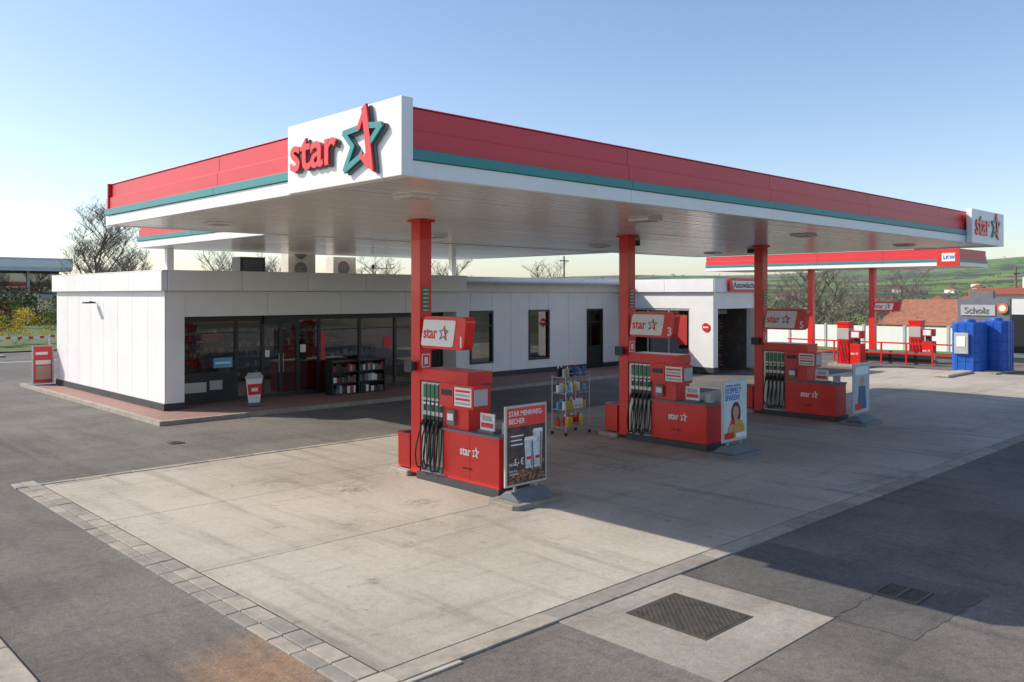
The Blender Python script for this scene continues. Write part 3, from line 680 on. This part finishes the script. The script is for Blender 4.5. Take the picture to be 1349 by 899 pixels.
b.box(43.9,44.2,13.2,14.2,3.2,3.55,GREY)
b.cyl(0,0,0,.05,.24,.24,ORANGE,20,face_u(43.86,12.78,2.75)); b.cyl(0,0,.05,.06,.15,.15,PAPER,20,face_u(43.86,12.78,2.75)); b.done('board',e)
text('Scholz',.42,face_u(43.84,14.45,2.5),GREY,e,off=.01)
e=empty('white_workshop'); b=B(); b.box(52,64,9,16.2,-1,3.4,WHITE); b.box(51.8,64.2,8.8,16.4,3.4,3.75,mat('workshop_trim',(.4,.12,.08),.6)); b.box(55,58,13,15,3.75,4.5,WHITE); b.box(54.9,58.1,12.9,15.1,4.5,4.6,GREY)
b.box(51.95,52,10,13,.2,2.3,FRAME); b.box(51.95,52,14,15.8,.2,2.3,FRAME); b.done('walls',e)
TILE=mat('roof_tiles',(.34,.14,.08),.8,var=.3,scale=3)
e=empty('red_roof_house'); b=B(); b.box(66,76,19.5,27.5,-4.6,1.2,mat('render_wall',(.6,.53,.42),.8))
b.add([(65.6,19.1,1.1),(65.6,27.9,1.1),(76.4,27.9,1.1),(76.4,19.1,1.1),(71,19.1,3.0),(71,27.9,3.0)],[(0,4,5,1),(3,2,5,4),(0,3,4),(1,5,2),(0,1,2,3)],TILE)
b.box(69.5,70.1,22,22.6,2.3,3.8,TILE); b.box(65.97,66,21,22.2,-1.2,.3,FRAME); b.box(65.97,66,24.5,25.7,-1.2,.3,FRAME); b.done('walls',e)
b=B(); y=16.5
while y<34: b.box(55,55.2,y,y+2.45,-1,1.35,WHITE); b.box(54.95,55.25,y+2.45,y+2.6,-1,1.45,LGREY); y+=2.6
b.done('white_wall')
b=B(); b.box(36.5,40,12.6,13.2,.02,.14,CONCL); b.box(34,36.5,18.2,18.6,.0,.14,CONCL); b.done('traffic_island',bevel=.05)
for x,y,h in((58.9,54.4,7.0),(62,17.3,5.2)):
    b=B(); b.tube([(x,y,-5),(x,y,h)],.12,BARK,8,.07); b.box(x-.6,x+.6,y-.05,y+.05,h-.5,h-.4,BARK); b.done('utility_pole')

# ---------------------------------------------------------------- left background
e=empty('car_showroom'); b=B(); b.box(-25,31,110,130,0,6.1,INT); b.box(-26,32,108.5,131,6.1,7.6,mat('showroom_fascia',(.6,.63,.66),.5)); b.box(-26.05,32.05,108.4,108.5,6.5,7.3,PAPER)
x=-25
while x<31: b.box(x,x+.25,109.6,109.9,0,6.1,LGREY); b.box(x+.25,x+3.75,109.8,109.85,.3,5.8,GLASSD); x+=3.75
b.box(-25,31,109.7,109.98,3,3.4,LGREY); b.done('walls',e)
b=B(); x=6.5
while x<22:
    b.cyl(x,56.9,0,.95,.05,.04,PAPER,8); b.cyl(x,56.9,0,.08,.2,.2,BLACK,10)
    for k in range(5):
        xx=x+k*.6; zz=.78-.06*math.sin(k*math.pi/5); b.box(xx+.05,xx+.3,56.88,56.9,zz,zz+.14,RED); b.box(xx+.3,xx+.65,56.88,56.9,zz,zz+.14,PAPER)
    x+=3
b.done('barrier_tape')
b=B(); b.box(-30,20,48,48.15,.004,.006,PAPER); b.box(-30,12,52,53.6,.0,.1,CONC); b.done('road_markings')
b=B(); b.add([(-60,56,.06),(45,56,.06),(45,109,.06),(-60,109,.06)],[(0,1,2,3)],GRASS); b.done('lawn')

# ---------------------------------------------------------------- vegetation
def bare_tree(loc,h,seed,spread=.5,depth=5,low=.25,nb=5,tw=.5,rmin=.008):
    r=random.Random(seed); b=B()
    def br(p,d,L,rad,dep):
        pts=[p]; q=p; dd=d.copy(); n=3 if dep>1 else 2; wob=.07 if dep==depth else .18
        for i in range(n):
            dd=(dd+Vector((r.uniform(-wob,wob),r.uniform(-wob,wob),r.uniform(-.02,.16)))).normalized(); q=q+dd*L/n; pts.append(q)
        b.tube(pts,rad,BARK,5 if dep>3 else 3,rad*.4)
        if dep==0: return
        a0=r.uniform(0,6.28)
        for k in range(nb if dep>1 else 4):
            f=(low+(1-low)*(k+r.random()*.8)/nb) if dep==depth else r.uniform(.2,1); f=min(f,.99); idx=min(int(f*n),n-1); pp=pts[idx].lerp(pts[idx+1],f*n-idx)
            a=a0+k*2.4+r.uniform(-.4,.4); side=Vector((math.cos(a),math.sin(a),r.uniform(.0,.6)))
            nd=(dd*(1-spread)+side*spread*1.3).normalized()
            br(pp,nd,L*r.uniform(.42,.68),max(rad*tw,rmin),dep-1)
    br(Vector((0,0,0)),Vector((0,0,1)),h*.6,h*.017,depth)
    o=b.done('bare_tree'); o.location=loc; return o
bare_tree((24.0,74.3,0),11.0,3,.52,5,.3,6,.5,.009); bare_tree((28.5,84,0),8,9,.5,4,.2,7)
for i,(x,y,h) in enumerate(((38,83,7.6),(43,80,7.2),(50,72,6.9),(55,66,6.6),(33,92,8),(62,60,6.7),(29.5,88,7.4),(40.5,84,7.4))):
    bare_tree((x,y,0),h+.8,20+i,.5,4,.2,7)
def leafmat(n,c): return mat(n,c,.8,var=.35,scale=2.5)
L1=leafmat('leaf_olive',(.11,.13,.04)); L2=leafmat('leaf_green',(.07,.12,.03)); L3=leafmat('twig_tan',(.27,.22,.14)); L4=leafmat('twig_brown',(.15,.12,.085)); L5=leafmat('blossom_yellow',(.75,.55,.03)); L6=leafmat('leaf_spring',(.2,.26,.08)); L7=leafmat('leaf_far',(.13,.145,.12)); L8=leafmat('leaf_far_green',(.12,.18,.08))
def bush(b,c,rx,ry,rz,n,s,mats,r):
    cl=[(Vector((r.uniform(-1,1)*rx*.65,r.uniform(-1,1)*ry*.65,r.uniform(-.6,.75)*rz)),r.uniform(.28,.6),r.choice(mats)) for _ in range(9)]
    c=Vector(c)
    for _ in range(n):
        q,k,m=r.choice(cl)
        d=Vector((r.gauss(0,1),r.gauss(0,1),r.gauss(0,1))).normalized()*(r.random()**.4)*k
        p=c+q+Vector((d.x*rx,d.y*ry,d.z*rz))
        a=Vector((r.uniform(-1,1),r.uniform(-1,1),r.uniform(-1,1)))*s; e=Vector((r.uniform(-1,1),r.uniform(-1,1),r.uniform(-1,1)))*s
        b.add([p,p+a,p+e],[(0,1,2)],m if r.random()<.75 else r.choice(mats))
r=random.Random(11)
b=B()
for i in range(10): bush(b,(-2+i*3.3,96+r.uniform(-2,2),1.7),2.2,1.6,2.3,480,.3,[L1,L2,L3],r)
b.done('hedge')
b=B()
for x,y in((13.6,63),(15.2,64),(16.6,64.5),(12.4,62.5)): bush(b,(x,y,1.35),1.4,1.1,1.4,1500,.09,[L5,L5,L5,L1],r)
b.done('forsythia_bush')
b=B()
for x,y in((18.5,64.5),(20.3,65.5),(22,66),(23.5,66)): bush(b,(x,y,1.4),1.5,1.1,1.6,1000,.13,[L1,L2,L6],r)
b.done('shrub')
b=B()
for i in range(66):
    x=r.uniform(60,100); y=x*r.uniform(.36,.8); g=terrain(x,y); hh=r.uniform(1.9,4.2)*(1 if r.random()<.75 else 1.35)
    bush(b,(x,y,g+hh*.7),hh*.7,hh*.7,hh*.85,420,.12,r.choice([[L3,L4],[L3,L6,L3],[L1,L6],[L6,L2],[L4,L3,L3],[L4,L4,L3]]),r)
b.done('shrubs')
for i,(x,y,h) in enumerate(((66,33,9.5),(72,39,9),(78,36,9.5),(90,62,10),(85,70,9),(70,44,9),(84,34,10))):
    bare_tree((x,y,terrain(x,y)),h,60+i,.5,4,.2,7)
b=B()
for i in range(2000):
    D=170*(10**(r.random())); t=r.uniform(-.7,.05) if r.random()<.2 else r.uniform(.0,.75); dep=D; x=dep*(CU+CV*t); y=dep*(CV-CU*t)
    if t<-.05 and D<250: continue
    if noise.noise(Vector((x*.007,y*.007,3)))<-.02: continue
    g=terrain(x,y); hh=r.uniform(2.0,4.4)
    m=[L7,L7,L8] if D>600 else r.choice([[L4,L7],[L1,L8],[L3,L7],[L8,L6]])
    bush(b,(x,y,g+hh*.6),hh*.9,hh*.9,hh*.75,32,hh*.3,m,r)
b.done('distant_trees')
b=B()
for i in range(16):
    D=r.uniform(400,900); t=r.uniform(.3,.75); x=D*(CU+CV*t); y=D*(CV-CU*t); g=terrain(x,y)
    b.box(x-5,x+5,y-4,y+4,g-1,g+3,r.choice([PAPER,LGREY])); b.add([(x-5.5,y-4.5,g+3),(x-5.5,y+4.5,g+3),(x+5.5,y+4.5,g+3),(x+5.5,y-4.5,g+3),(x-5.5,y,g+5.5),(x+5.5,y,g+5.5)],[(0,3,5,4),(1,4,5,2),(0,4,1),(3,2,5)],TILE)
b.done('distant_village')

# ---------------------------------------------------------------- light & camera
w=bpy.data.worlds.new('World'); sc.world=w; w.use_nodes=True; nt=w.node_tree
sky=nt.nodes.new('ShaderNodeTexSky'); sky.sky_type='NISHITA'; sky.sun_disc=False
sd=Vector((-.795,1.05,1.0)); el=math.atan2(sd.z,math.hypot(sd.x,sd.y)); az=math.atan2(sd.x,sd.y)
sky.sun_elevation=el; sky.sun_rotation=az; sky.air_density=1.0; sky.dust_density=.9; sky.ozone_density=1.7; sky.altitude=200
gain=nt.nodes.new('ShaderNodeMix'); gain.data_type='RGBA'; gain.blend_type='MULTIPLY'; gain.inputs[0].default_value=1; gain.inputs[7].default_value=(1.25,1.22,1.25,1)
gain.clamp_result=False
nt.links.new(sky.outputs[0],gain.inputs[6]); nt.links.new(gain.outputs[2],nt.nodes['Background'].inputs[0]); nt.nodes['Background'].inputs[1].default_value=.15
l=bpy.data.lights.new('sun','SUN'); l.energy=5.0; l.angle=math.radians(.5); l.color=(1,.925,.81)
lo=bpy.data.objects.new('sun',l); col.objects.link(lo); lo.rotation_euler=sd.to_track_quat('Z','Y').to_euler(); lo.location=(-20,30,40)
cam=bpy.data.cameras.new('camera'); co=bpy.data.objects.new('camera',cam); col.objects.link(co)
co.location=(0,0,3.4); co.rotation_euler=(math.radians(90),0,math.radians(46.23-90)); cam.sensor_width=36; cam.lens=29.9; cam.shift_y=-.0456; cam.clip_end=8000; cam.clip_start=.1
sc.camera=co
